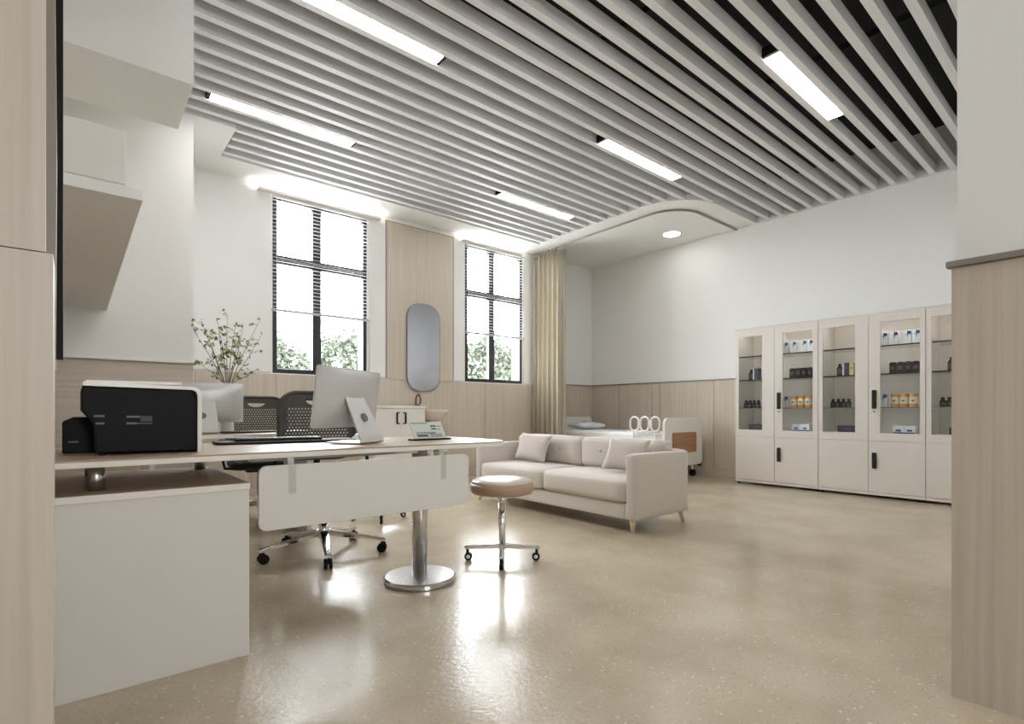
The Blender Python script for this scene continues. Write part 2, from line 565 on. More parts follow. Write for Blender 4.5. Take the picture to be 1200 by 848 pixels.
# bulkhead hanging on the left + lower shelf bulkhead
struct(B('bulkhead', M['wall'], None, XL + 0.001, 3.36, 2.725, 0.512, 3.95, PLEN - 0.001))
sh = thing('wall_shelf', 'long white hanging shelf slab high on the left above the printer', 'shelf', (XL, 2.40, 1.71))
B('shelf_board', M['wall'], sh, 0.001, 0, 0, 0.34, 2.79, 0.042, bevel=0.002)
cb = thing('wall_cabinet', 'small white box cabinet standing on the hanging shelf at the left edge', 'cabinet', (XL, 2.405, 1.753))
B('body', M['white'], cb, 0.002, 0, 0, 0.288, 0.9, 0.20, bevel=0.002)
B('door', M['white'], cb, 0.004, -0.004, 0.004, 0.286, -0.0005, 0.196)

# windows
def window(idx, x0, x1):
    wd = bpy.data.objects.new('window_%d' % idx, None)
    COL.objects.link(wd)
    struct(wd)
    wd.location = (x0, YW, ZB)
    W, H = x1 - x0, ZT - ZB
    fw = 0.05
    mx0, mx1 = 0.405 / 1.09 * W + 0.03, 0.405 / 1.09 * W + 0.132
    ztr = 1.235
    ya, yb = 0.0, 0.06
    for n_, a in (('frame_side', (0, ya, 0, fw, yb, H)), ('frame_side', (W - fw, ya, 0, W, yb, H)), ('frame_sill', (fw, ya, 0, W - fw, yb, fw)), ('frame_head', (fw, ya, H - 0.04, W - fw, yb, H)),
                  ('mullion', (mx0, ya, fw, mx1, yb, ztr)), ('mullion', (mx0, ya, ztr + 0.1, mx1, yb, H - 0.04)), ('transom', (fw, ya - 0.005, ztr, W - fw, yb, ztr + 0.1))):
        B(n_, M['blk_frame'], wd, *a, bevel=0.003)
    B('glazing_bar', M['steel'], wd, fw, ya - 0.007, ztr + 0.045, W - fw, ya - 0.0052, ztr + 0.056)
    for a, b, c, d in ((fw, mx0, fw, ztr), (mx1, W - fw, fw, ztr), (fw, mx0, ztr + 0.1, H - 0.04), (mx1, W - fw, ztr + 0.1, H - 0.04)):
        B('pane', M['glass'], wd, a, 0.03, c, b, 0.034, d)
    s = MB()
    for a in ((0, 0.06, 0, 0.02, 0.22, H), (W - 0.02, 0.06, 0, W, 0.22, H), (0.02, 0.06, 0, W - 0.02, 0.22, 0.02)):
        s.box(*a)
    s.build('reveal', M['wall'], wd)
    return W, H
window(1, *W1)
window(2, *W2)

def blind(x0, x1, label, first=[None]):
    t = thing('venetian_blind', label, 'blind', (x0, YW - 0.035, 0), 0, 'white venetian blinds on the two windows')
    W = x1 - x0
    B('head_rail', M['blind'], t, 0, -0.015, 3.325, W, 0.015, 3.352)
    z = 2.105
    i = 0
    th = R(1)
    sl = None
    while z < 3.32:
        if sl is None:
            sl = MB().box(0.005, -0.0115, -0.0005, W - 0.005, 0.0115, 0.0005).build('slat', M['blind'], t)
        else:
            sl = sl.copy(); COL.objects.link(sl); sl.parent = t
        sl.location = (0, 0, z); sl.rotation_euler = (-th, 0, 0)
        z += 0.0425
    B('bottom_rail', M['rail'], t, 0, -0.014, 2.052, W, 0.014, 2.080, bevel=0.004)
    for x in (0.12, W / 2 + 0.2, W - 0.12):
        MB().tube([(x, 0, 2.07), (x, 0, 3.33)], 0.0012, 6).build('ladder_cord', M['blind'], t)
    MB().tube([(0.05, -0.02, 2.6), (0.05, -0.02, 3.33)], 0.003, 6).build('wand', M['blind'], t)
blind(W1[0] - 0.02, W1[1] + 0.02, 'white venetian blind half lowered over the larger left window')
blind(W2[0] - 0.02, W2[1] + 0.02, 'white venetian blind half lowered over the right window next to the curtain')

# slim up-lights added over the blinds to brighten the ceiling border
def added_washer(x0, x1, label):
    t = thing('added_strip_light', label, 'lamp', (x0, YW - 0.045, 3.358), 0, 'added slim up-light strips over the windows')
    B('housing', M['white'], t, 0, -0.045, 0, x1 - x0, 0.024, 0.012)
    B('front_lip', M['white'], t, 0, -0.0475, 0.0, x1 - x0, -0.0455, 0.03)
    B('diffuser', M['added_washer'], t, 0.01, -0.03, 0.0125, x1 - x0 - 0.01, 0.01, 0.018)
added_washer(1.55, 3.0, 'added slim white up-light strip over the larger left window')
added_washer(4.25, 5.38, 'added slim white up-light strip over the window beside the curtain')

# lamps
def lamp(x0, y, L_, label, yw=0.113):
    t = thing('ceiling_lamp', label, 'lamp', (x0, y, ZC), 0, 'linear lamps between the ceiling slats')
    s = MB().box(0.0, -yw / 2, 0.02, L_, yw / 2, 0.10)
    s.build('housing', M['white'], t)
    B('diffuser', M['lamp'], t, 0.002, -yw / 2 + 0.002, 0.003, L_ - 0.002, yw / 2 - 0.002, 0.0195)
    for x in (-0.03, L_ + 0.001):
        B('end_bracket', M['darktrim'], t, x, -yw / 2, 0.01, x + 0.029, yw / 2, 0.08)
    for x in (0.1, L_ - 0.1):
        B('hanger', M['steel'], t, x, -0.005, 0.10, x + 0.01, 0.005, PLEN - ZC)
    return t
lamp(0.85, 4.81, 1.18, 'linear ceiling lamp at far left, just in front of the larger window')
lamp(0.85, 3.255, 1.18, 'long linear ceiling lamp cut by the top of the picture')
lamp(3.83, 4.81, 1.17, 'small-looking linear ceiling lamp farthest back near the right window')
lamp(3.83, 3.255, 1.21, 'linear ceiling lamp in the middle, left of the curtain track bend')
lamp(3.83, 1.70, 1.21, 'linear ceiling lamp nearest the right end of the slatted ceiling')
lamp(0.85, 1.70, 1.18, 'linear ceiling lamp overhead above the camera, outside the picture')
lamp(0.85, -1.41, 1.18, 'added linear ceiling lamp behind the camera')  # unseen lamp added to light the surfaces near the camera

dl = thing('downlight', 'round recessed downlight in the alcove ceiling', 'lamp', (6.54, 4.30, ZC))
MB().lathe([(0.115, -0.004), (0.14, -0.004), (0.142, -0.0005), (0.115, -0.0005)]).build('ring', M['white'], dl, smooth=False)
MB().lathe([(0.112, -0.006), (0.114, -0.001)]).build('diffuser', M['lamp'], dl)

# curtain and its track
tp = [(5.66, 6.25)] + [(5.66, 4.15)] + [(6.10 + 0.44 * math.cos(R(a)), 4.05 + 0.44 * math.sin(R(a))) for a in range(180, 271, 6)] + [(7.05, 3.61)]
trk = thing('curtain_track', 'dark curved curtain track on the alcove ceiling', 'track', (0, 0, ZC))
MB().tube([(x, y_, -0.012) for x, y_ in tp], 0.018, 8, flat=0.6).build('rail', M['trim'], trk)
cur = thing('curtain', 'beige pleated floor length curtain drawn back beside the right window', 'curtain', (5.66, 5.58, 0))
vs, fs = [], []
nU, nV = 150, 10
for j in range(nV + 1):
    z = 0.03 + (ZC - 0.075 - 0.03) * j / nV
    for i in range(nU + 1):
        t = i / nU
        amp = 0.075 * (1.0 - 0.35 * (j / nV))
        ph = t * 6 * 2 * PI
        vs.append((amp * math.sin(ph) + 0.008 * math.sin(3.1 * ph + j * .2), 0.64 * t + 0.010 * math.cos(2 * ph), z))
for j in range(nV):
    for i in range(nU):
        a = j * (nU + 1) + i
        fs.append((a, a + 1, a + nU + 2, a + nU + 1))
MB().add(vs, fs).build('cloth', M['curtain'], cur, smooth=True, solid=0.004)
for i in range(9):
    MB().cyl((0, 0.035 + 0.071 * i, ZC - 0.065), (0, 0.035 + 0.071 * i, ZC - 0.024), 0.006, n=8).build('glider', M['trim'], cur)

# ------------------------------------------------------------------ main desk
# low side cabinet
sc_ = thing('side_cabinet', 'white low side cabinet with wood top standing under the left end of the desk', 'cabinet', (-0.10, 2.172, 0))
B('body', M['white'], sc_, 0, 0, 0.0, 0.613, 0.80, 0.628, bevel=0.002)
B('side_top', M['desk_top'], sc_, 0, -0.002, 0.6285, 0.615, 0.80, 0.652, bevel=0.002)
B('edge_band', M['edge'], sc_, 0, -0.0045, 0.6285, 0.615, -0.0022, 0.651)

DZ = 0.765
desk = thing('office_desk', 'long wood-topped desk with rounded right end on a round steel foot', 'desk', (0, 2.172, 0))
poly = rrect(-0.11, 0, 1.83, 0.80, (0.0, 0.16, 0.16, 0.0), 8)
MB().prism(poly, DZ - 0.006, DZ).build('desktop', M['desk_top'], desk)
MB().prism(rrect(-0.111, -0.002, 1.832, 0.802, (0.0, 0.16, 0.16, 0.0), 8), DZ - 0.026, DZ - 0.0062).build('desktop_edge', M['edge'], desk, bevel=0.003)
for x, yy in ((0.06, 0.12), (0.06, 0.68), (0.46, 0.68)):
    MB().cyl((x, yy, 0.6525), (x, yy, DZ - 0.0265), 0.024).build('support_post', M['steel'], desk, smooth=True)
leg = MB().cyl((1.46, 0.37, 0.03), (1.46, 0.37, DZ - 0.0265), 0.042, n=32).build('leg', M['steel'], desk, smooth=True)
MB().lathe([(0.185, 0.0), (0.196, 0.004), (0.196, 0.022), (0.185, 0.030), (0.06, 0.033)], (1.46, 0.37), 48).build('foot_plate', M['steel'], desk, bevel=0)
pn = MB().prism(rrect(0.542, 0.462, 1.515, 0.712, 0.03, 5), -0.018, 0.0, 'y').build('modesty_panel', M['white'], desk, bevel=0.003)
for x in (0.665, 1.365):
    o = B('bracket', M['acrylic'], desk, x - 0.014, -0.022, 0.60, x + 0.014, -0.0185, DZ - 0.03)
    B('clamp', M['steel'], desk, x - 0.012, 0.0005, 0.68, x + 0.012, 0.05, DZ - 0.0265)
B('under_rail', M['steel'], desk, 0.60, 0.34, DZ - 0.066, 1.62, 0.40, DZ - 0.0265)

# printer
pr = thing('printer', 'large black and white printer on the left end of the desk', 'printer', (0.02, 2.36, DZ))
side = [(0.040, 0.012), (0.350, 0.006), (0.350, 0.205), (0.33, 0.238), (0.004, 0.244), (0.001, 0.235), (0.001, 0.162), (0.030, 0.122), (0.038, 0.10)]
MB().prism(side, 0, 0.40, 'y').build('body', M['black'], pr, bevel=0.004)
def arcpts(cx, cz, r, a0, a1, n=6):
    return [(cx + r * math.cos(R(a0 + (a1 - a0) * k / n)), cz + r * math.sin(R(a0 + (a1 - a0) * k / n))) for k in range(n + 1)]
shell = [(0.351, 0.0), (0.366, 0.0)] + arcpts(0.336, 0.222, 0.030, 0, 90) + [(0.006, 0.262), (0.004, 0.247), (0.330, 0.240)] + arcpts(0.331, 0.219, 0.0205, 90, 0)
MB().prism(shell, -0.006, 0.402, 'y').build('shell', M['plastic'], pr)
B('lid', M['plastic'], pr, 0.012, 0.0, 0.2565, 0.30, 0.39, 0.268, bevel=0.003)
for x, z, l in ((0.035, 0.137, 0.03), (0.04, 0.111, 0.025), (0.128, 0.134, 0.04), (0.128, 0.110, 0.03)):
    B('button_label', M['grey'], pr, x, -0.003, z, x + l, -0.0005, z + 0.007)
B('slot', M['dkgrey'], pr, 0.17, -0.003, 0.120, 0.205, -0.0005, 0.140)
B('slot_trim', M['grey'], pr, 0.155, -0.0035, 0.1115, 0.205, -0.0005, 0.1145)
for x, yy in ((0.06, 0.03), (0.34, 0.03), (0.06, 0.36), (0.34, 0.36)):
    MB().cyl((x, yy, 0), (x, yy, 0.013), 0.01, n=12).build('foot', M['blackm'], pr)
MB().prism([(-0.052, 0.001), (0.052, 0.001), (0.052, 0.135), (-0.02, 0.135), (-0.052, 0.118)], 0.20, 0.38, 'y').build('paper_tray', M['black'], pr, bevel=0.004)
B('tray_label', M['grey'], pr, -0.035, 0.197, 0.04, -0.005, 0.1995, 0.046)

# all-in-one computers
def computer(label, loc, rz, first=[None]):
    if first[0]:
        t = copy_tree(first[0]); tag(t, label); t.location = loc; t.rotation_euler = (0, 0, rz); return t
    # local: back faces -Y, screen faces +Y, base centre at origin
    t = thing('desktop_computer', label, 'computer', loc, rz, 'silver all-in-one computers on the desks')
    a = 0.258
    tilt = Matrix.Translation((0, 0.07, 0.078)) @ Matrix.Rotation(R(7), 4, 'X')
    s = MB()
    n = 12
    vs, fs = [], []
    for i in range(n + 1):
        for j in range(n + 1):
            u, v = -1 + 2 * i / n, -1 + 2 * j / n
            th = 0.006 + 0.035 * (1 - u ** 2) ** 1.2 * (1 - abs(v) ** 3) ** 0.8
            vs.append((u * a, -th, 0.146 + 0.142 * v))
    for i in range(n):
        for j in range(n):
            k = i * (n + 1) + j
            fs.append((k, k + 1, k + n + 2, k + n + 1))
    s.add(vs, fs)
    s.xf(tilt).build('back_shell', M['alu'], t, smooth=True)
    MB().prism(rrect(-a - 0.003, 0.002, a + 0.003, 0.291, 0.012, 4), -0.007, 0.004, 'y').xf(tilt).build('rim', M['alu'], t, bevel=0.0015)
    MB().box(-a + 0.008, 0.0042, 0.055, a - 0.008, 0.006, 0.283).xf(tilt).build('screen', M['black'], t)
    # stand: bent plate, narrower at the top
    prof = [(0.115, 0.008, 0.095), (-0.075, 0.006, 0.10), (-0.086, 0.012, 0.10), (-0.08, 0.03, 0.10), (0.028, 0.25, 0.075), (0.045, 0.262, 0.07)]
    vs, fs = [], []
    for yy, z, hw in prof:
        vs += [(-hw, yy, z), (hw, yy, z)]
    for i in range(len(prof) - 1):
        fs.append((2 * i, 2 * i + 1, 2 * i + 3, 2 * i + 2))
    MB().add(vs, fs).build('stand', M['alu'], t, solid=0.007)
    m_ = Matrix.Translation((0, -0.040, 0.128)) @ Matrix.Rotation(R(-26), 4, 'X')
    MB().cyl((0, 0, 0), (0, -0.004, 0), 0.022, n=24).xf(m_).build('logo_disc', M['grey'], t)
    first[0] = t
    return t
computer('large silver all-in-one computer seen from behind on the near desk', (1.075, 2.48, DZ), R(33))
computer('silver all-in-one computer beside the printer, on the far desk', (0.71, 4.30, DZ), R(-9))

# things on the near desk
pad = thing('desk_pad', 'thin black desk pad lying between printer and computer', 'desk pad', (0.84, 2.80, DZ), R(-6))
MB().prism(rrect(-0.33, -0.10, 0.33, 0.10, 0.04), 0.0005, 0.013).build('mat', M['blackm'], pad, bevel=0.004)
kb = thing('keyboard', 'black keyboard lying on the black desk pad', 'keyboard', (0.80, 2.81, DZ + 0.0135), R(-6))
B('case', M['black'], kb, -0.2, -0.06, 0, 0.2, 0.06, 0.010, bevel=0.003)
s = MB()
for i in range(14):
    for j in range(5):
        s.box(-0.192 + i * 0.0275, -0.054 + j * 0.022, 0.0102, -0.192 + i * 0.0275 + 0.024, -0.054 + j * 0.022 + 0.018, 0.0135)
tag(s.build('keys', M['dkgrey'], kb), kind='stuff')
ph = thing('tissue_pack', 'small white pack with black print behind the near computer', 'pack', (1.27, 2.84, DZ), R(25))
B('papers', M['plastic'], ph, -0.10, -0.05, 0, 0.08, 0.06, 0.006)
MB().prism([(-0.06, 0.0065), (0.07, 0.0065), (0.06, 0.03), (0.0, 0.035), (-0.03, 0.028)], -0.03, 0.04, 'y').build('pack', M['plastic'], ph, bevel=0.004)
MB().prism([(-0.045, 0.009), (-0.005, 0.012), (-0.028, 0.027)], -0.033, -0.0305, 'y').build('print', M['black'], ph)
MB().cyl((0.04, -0.0305, 0.018), (0.04, -0.034, 0.018), 0.008, n=14).build('print', M['black'], ph)

sg = thing('desk_sign', 'tilted pale green desk sign with dark print on a black base', 'sign', (1.53, 2.53, DZ), R(2))
B('sign_base', M['black'], sg, -0.13, -0.02, 0, 0.115, 0.04, 0.008, bevel=0.002)
tl = Matrix.Translation((0, 0.005, 0.009)) @ Matrix.Rotation(R(-18), 4, 'X')
skew = Matrix(((1, 0, -0.22, 0), (0, 1, 0, 0), (0, 0, 1, 0), (0, 0, 0, 1)))
tl = tl @ skew
MB().box(-0.105, 0, 0, 0.10, 0.004, 0.095).xf(tl).build('card', M['card'], sg)
for x, z, l, h in ((-0.095, 0.085, 0.10, 0.004), (0.02, 0.066, 0.035, 0.009), (0.06, 0.067, 0.032, 0.004), (0.02, 0.050, 0.035, 0.008), (0.06, 0.050, 0.02, 0.003),
                   (-0.085, 0.032, 0.13, 0.003), (-0.085, 0.026, 0.12, 0.003), (-0.085, 0.010, 0.07, 0.012), (0.0, 0.022, 0.08, 0.003), (0.0, 0.014, 0.075, 0.003), (0.0, 0.008, 0.08, 0.003)):
    MB().box(x, -0.001, z, x + l, -0.0002, z + h).xf(tl).build('printed_line', M['grey'], sg)

# ------------------------------------------------------------------ far desk
d2 = thing('office_desk', 'far wood-topped desk behind the two black chairs and near desk', 'desk', (0.35, 4.0, 0))
B('desktop', M['desk_top'], d2, 0, 0, DZ - 0.02, 1.06, 0.62, DZ, bevel=0.002)
B('desktop_edge', M['edge'], d2, 0, -0.004, DZ - 0.024, 1.06, -0.0005, DZ - 0.001)
B('side_panel', M['white'], d2, 0.02, 0.03, 0, 0.05, 0.6, DZ - 0.021)
B('side_panel', M['white'], d2, 1.0, 0.03, 0, 1.03, 0.6, DZ - 0.021)
nb = thing('notebook', 'pale green notebook lying on the far desk', 'notebook', (1.27, 4.07, DZ))
B('cover', M['green'], nb, -0.11, -0.06, 0.0, 0.10, 0.10, 0.016, bevel=0.002)
B('pages', M['plastic'], nb, -0.106, -0.0625, 0.003, 0.098, -0.0602, 0.013)
k2 = copy_tree(kb); tag(k2, 'black keyboard lying on the far desk by its computer'); k2.location = (1.02, 4.26, DZ); k2.rotation_euler = (0, 0, R(4))

# vase with branches
va = thing('vase_with_branches', 'clear vase of thin branches with small green leaves on the far desk', 'plant', (0.90, 4.46, DZ))
MB().lathe([(0.04, 0.0), (0.045, 0.01), (0.040, 0.12), (0.035, 0.28), (0.045, 0.36), (0.042, 0.36), (0.032, 0.28), (0.037, 0.12), (0.038, 0.012)], n=28).build('vase', M['plastic'], va, smooth=True)
rb = random.Random(11)
leafpts = []
ends = [(-0.23, 0.02, 0.78), (-0.17, 0.06, 0.84), (-0.08, -0.05, 0.85), (-0.05, 0.05, 0.73), (0.0, 0.0, 0.90), (0.05, -0.04, 0.84), (0.12, 0.04, 0.84), (0.23, 0.0, 0.88),
        (0.26, 0.05, 0.78), (0.22, -0.02, 0.50), (-0.20, -0.03, 0.52), (0.09, 0.03, 0.75), (-0.12, 0.02, 0.70)]
for e in ends:
    p0 = Vector((rb.uniform(-0.01, 0.01), rb.uniform(-0.01, 0.01), 0.06))
    p1 = Vector((e[0] * 0.10, e[1] * 0.10, 0.36))
    p3 = Vector(e)
    p2 = p1.lerp(p3, 0.5) + Vector((rb.uniform(-0.015, 0.015), rb.uniform(-0.015, 0.015), 0.0))
    pts = [p0, p1, p1.lerp(p2, .5) + Vector((0, 0, .01)), p2, p2.lerp(p3, .5), p3]
    st = MB().tube(pts, [0.003, 0.003, 0.0026, 0.002, 0.0016, 0.001], 5).build('branch', M['twig'], va)
    for k in range(5):
        t = rb.uniform(0.30, 0.95)
        q = p1.lerp(p3, t)
        d = Vector((rb.uniform(-1, 1), rb.uniform(-1, 1), rb.uniform(0.0, 1))).normalized() * rb.uniform(0.03, 0.09)
        MB().tube([q, q + d * 0.6 + Vector((0, 0, 0.005)), q + d], [0.0014, 0.001, 0.0006], 4).build('twig', M['twig'], st)
        for m_ in range(5):
            leafpts.append(q + d * rb.uniform(0.3, 1.1) + Vector((rb.uniform(-1, 1), rb.uniform(-1, 1), rb.uniform(-1, 1))) * 0.012)
    for k in range(6):
        leafpts.append(p1.lerp(p3, rb.uniform(0.3, 1.02)) + Vector((rb.uniform(-1, 1), rb.uniform(-1, 1), rb.uniform(-1, 1))) * 0.012)
lg, ld = MB(), MB()
for p in leafpts:
    tgt = ld if rb.random() < 0.28 else lg
    a = rb.uniform(0.011, 0.023)
    ax = Vector((rb.uniform(-1, 1), rb.uniform(-1, 1), rb.uniform(-1, 1))).normalized()
    bx_ = ax.cross(Vector((rb.uniform(-1, 1), rb.uniform(-1, 1), rb.uniform(-1, 1)))).normalized()
    tgt.add([p - ax * a, p - bx_ * a * 0.45 - ax * a * .2, p + ax * a, p + bx_ * a * 0.45 - ax * a * .2], [(0, 1, 2, 3)])
tag(lg.build('leaves', M['leaf'], va), kind='stuff')
tag(ld.build('buds', M['leafdk'], va), kind='stuff')

# ------------------------------------------------------------------ office chairs
def chair(label, loc, rz, first=[None]):
    if first[0]:
        t = copy_tree(first[0]); tag(t, label); t.location = loc; t.rotation_euler = (0, 0, rz); return t
    # local: sitter faces -Y
    t = thing('office_chair', label, 'chair', loc, rz, 'black mesh office chairs on chrome star bases')
    for k in range(5):
        a = R(-95.5 + 72 * k)
        c, s_ = math.cos(a), math.sin(a)
        rot = Matrix.Rotation(a, 4, 'Z')
        arm = MB()
        vs = [(0.03, -0.03, 0.155), (0.03, 0.03, 0.155), (0.03, 0.03, 0.115), (0.03, -0.03, 0.115), (0.40, -0.018, 0.088), (0.40, 0.018, 0.088), (0.40, 0.018, 0.068), (0.40, -0.018, 0.068)]
        arm.add(vs, [(0, 1, 2, 3), (4, 7, 6, 5), (0, 4, 5, 1), (1, 5, 6, 2), (2, 6, 7, 3), (3, 7, 4, 0)])
        ar = arm.xf(rot).build('leg', M['chrome'], t, bevel=0.006)
        w_ = MB()
        for o_ in (-0.014, 0.014):
            w_.cyl((0.372, o_ - 0.009, 0.030), (0.372, o_ + 0.009, 0.030), 0.030, n=20)
        w_.box(0.365, -0.004, 0.03, 0.395, 0.004, 0.068)
        w_.xf(rot).build('caster', M['black'], ar)
    MB().cyl((0, 0, 0.10), (0, 0, 0.20), 0.034, n=20).build('hub', M['chrome'], t, smooth=True)
    MB().cyl((0, 0, 0.20), (0, 0, 0.42), 0.022, n=20).build('gas_lift', M['black'], t, smooth=True)
    B('seat_plate', M['blackm'], t, -0.12, -0.13, 0.41, 0.12, 0.15, 0.44, bevel=0.006)
    soft_box('seat', M['blackm'], t, -0.24, -0.25, 0.44, 0.24, 0.23, 0.515, 0.035, 0.008)
    # perforated back with a hand hole
    hw, z0, z1, r = 0.25, 0.60, 1.055, 0.12
    cs = 0.0105
    def inside(x, z, m_):
        ax_, h_ = abs(x), hw - m_
        if ax_ > h_ or z < z0 + m_ or z > z1 - m_: return False
        rr = r - m_
        cx, czt, czb = hw - r, z1 - r, z0 + r
        if ax_ > cx and z > czt: return (ax_ - cx) ** 2 + (z - czt) ** 2 < rr ** 2
        if ax_ > cx and z < czb: return (ax_ - cx) ** 2 + (z - czb) ** 2 < rr ** 2
        return True
    def bend(x, z):
        return 0.255 - 0.9 * x * x * 0.8 + 0.10 * (z - z0)
    idx, vs, fs = {}, [], []
    def vid(i, j):
        if (i, j) not in idx:
            x, z = -hw + i * cs, z0 + j * cs
            idx[(i, j)] = len(vs); vs.append((x, bend(x, z), z))
        return idx[(i, j)]
    for i in range(int(2 * hw / cs)):
        for j in range(int((z1 - z0) / cs)):
            x, z = -hw + (i + .5) * cs, z0 + (j + .5) * cs
            if not inside(x, z, 0.004): continue
            hx, hz = x / 0.078, (1.005 - z) / 0.045
            if 0 < hz and hx * hx + hz * hz < 1: continue
            if inside(x, z, 0.045) and z < 0.955 and ((i % 2 == 0 and j % 4 == 0) or (i % 2 == 1 and j % 4 == 2)): continue
            fs.append((vid(i, j), vid(i + 1, j), vid(i + 1, j + 1), vid(i, j + 1)))
    MB().add(vs, fs).build('backrest', M['dkgrey'], t, solid=0.008)
    MB().tube([(x, bend(x, z), z) for x, z in rrect(-hw, z0, hw, z1, r, 7)], 0.013, 8, closed=True).build('back_frame', M['dkgrey'], t, smooth=True)
    ho = [(0.08 * math.cos(R(a)), 1.005 - 0.047 * math.sin(R(a))) for a in range(0, 181, 12)]
    MB().tube([(x, bend(x, z), z) for x, z in ho], 0.006, 6, closed=True).build('hand_hole_rim', M['dkgrey'], t, smooth=True)
    MB().tube([(0, 0.10, 0.42), (0, 0.24, 0.43), (0, 0.30, 0.52), (0, 0.285, 0.68)], [0.022, 0.024, 0.024, 0.018], 10).build('back_bracket', M['black'], t, smooth=True)
    for s_ in (-1, 1):
        am = MB().tube([(0.12 * s_, 0.02, 0.425), (0.27 * s_, 0.02, 0.44), (0.29 * s_, 0.03, 0.55), (0.28 * s_, 0.02, 0.66)], 0.012, 8).build('armrest', M['black'], t, smooth=True)
        soft_box('arm_pad', M['black'], am, 0.28 * s_ - 0.035, -0.12, 0.66, 0.28 * s_ + 0.035, 0.13, 0.685, 0.012)
    first[0] = t
    return t
chair('black perforated office chair at the near desk, partly behind the computer', (1.255, 3.423, 0), R(-11))
chair('black perforated office chair pushed behind the far desk, farther left', (1.25, 4.93, 0), R(-8))

# ------------------------------------------------------------------ stools
def stool(label, loc, rz, first=[None]):
    if first[0]:
        t = copy_tree(first[0]); tag(t, label); t.location = loc; t.rotation_euler = (0, 0, rz); return t
    t = thing('round_stool', label, 'stool', loc, rz, 'round stools on four-armed chrome bases')
    MB().lathe([(0.165, 0.415), (0.185, 0.420), (0.195, 0.438), (0.196, 0.468), (0.190, 0.482)], n=40).build('seat', M['tan'], t, smooth=True)
    MB().lathe([(0.190, 0.4825), (0.186, 0.496), (0.165, 0.506), (0.10, 0.512), (0.03, 0.513)], n=40).build('seat_top', M['pinkish'], t, smooth=True)
    MB().lathe([(0.10, 0.400), (0.10, 0.4145), (0.03, 0.4148)], n=24).build('seat_plate', M['chrome'], t)
    MB().cyl((0, 0, 0.36), (0, 0, 0.3995), 0.028, n=20).build('gas_lift', M['chrome'], t, smooth=True)
    MB().cyl((0, 0, 0.07), (0, 0, 0.3595), 0.023, n=20).build('column', M['chrome'], t, smooth=True)
    for k in range(4):
        rot = Matrix.Rotation(PI / 2 * k, 4, 'Z')
        vs = [(0.015, -0.016, 0.105), (0.015, 0.016, 0.105), (0.015, 0.016, 0.075), (0.015, -0.016, 0.075), (0.235, -0.012, 0.088), (0.235, 0.012, 0.088), (0.235, 0.012, 0.070), (0.235, -0.012, 0.070)]
        lg_ = MB().add(vs, [(0, 1, 2, 3), (4, 7, 6, 5), (0, 4, 5, 1), (1, 5, 6, 2), (2, 6, 7, 3), (3, 7, 4, 0)]).xf(rot).build('leg', M['chrome'], t, bevel=0.004)
        MB().cyl((0.21, -0.011, 0.024), (0.21, 0.011, 0.024), 0.024, n=18).box(0.206, -0.0105, 0.03, 0.222, 0.0105, 0.069).xf(rot).build('caster', M['black'], lg_)
        MB().cyl((0.21, -0.013, 0.024), (0.21, 0.013, 0.024), 0.012, n=14).xf(rot).build('wheel_cap', M['plastic'], lg_)
    first[0] = t
    return t
stool('round tan stool with pale top standing in front of the sofa', (2.047, 2.553, 0), R(-40))
stool('round stool half hidden behind the desk panel, only its casters showing', (2.02, 4.22, 0), R(-20))

# ------------------------------------------------------------------ sofa (faces -X)
sf = thing('sofa', 'beige two-seat fabric sofa with slim arms and tapered wooden feet', 'sofa', (3.22, 2.44, 0))
D, Lg = 0.74, 2.02
soft_box('base', M['fabric'], sf, 0.015, 0.05, 0.095, D, Lg - 0.05, 0.22, 0.015)
soft_box('armrest', M['fabric'], sf, 0.0, 0.0, 0.095, D, 0.085, 0.60, 0.022)
soft_box('armrest', M['fabric'], sf, 0.0, Lg - 0.085, 0.095, D, Lg, 0.60, 0.022)
soft_box('back_board', M['fabric'], sf, D - 0.10, 0.02, 0.095, D, Lg - 0.02, 0.61, 0.025)
mid = Lg / 2
for a, b in ((0.088, mid - 0.003), (mid + 0.003, Lg - 0.088)):
    soft_box('seat_cushion', M['fabric'], sf, -0.005, a, 0.222, D - 0.13, b, 0.40, 0.04, 0.014)
for a, b in ((0.088, mid - 0.003), (mid + 0.003, Lg - 0.088)):
    o = soft_box('back_cushion', M['fabric'], sf, D - 0.235, a, 0.405, D - 0.095, b, 0.675, 0.04, 0.012)
    c = (a + b) / 2
    for dy in (-0.2, 0.2):
        MB().lathe([(0.010, 0), (0.008, 0.005)], n=12).xf(Matrix.Translation((D - 0.248, c + dy, 0.56)) @ Matrix.Rotation(R(-90), 4, 'Y')).build('button', M['trim'], o)
for x, yy in ((0.05, 0.05), (D - 0.05, 0.05), (0.05, Lg - 0.05), (D - 0.05, Lg - 0.05)):
    sx = -0.02 if x < 0.3 else 0.02
    sy = -0.015 if yy < 1 else 0.015
    MB().cyl((x + sx, yy + sy, 0), (x, yy, 0.10), 0.012, 0.024, 16).build('leg', M['oak'], sf, smooth=True)
for yy in (0.0, Lg):
    pass

def throw(label, loc, rz, tilt, roll, size, half_h):
    t = thing('throw_cushion', label, 'cushion', loc, 0, 'square cushions on the sofa')
    t.rotation_euler = (tilt, roll, rz)
    throw_mesh('cover', M['fabric2'], t, size, half_h, 0.055)
    return t
throw('square mauve-beige cushion leaning at the left end of the sofa', (3.545, 3.99, 0.424), R(-88), R(-22), R(2), 0.225, 0.148)
throw('square beige cushion leaning against the right arm of the sofa', (3.50, 2.785, 0.426), R(-78), R(-28), R(3), 0.19, 0.15)

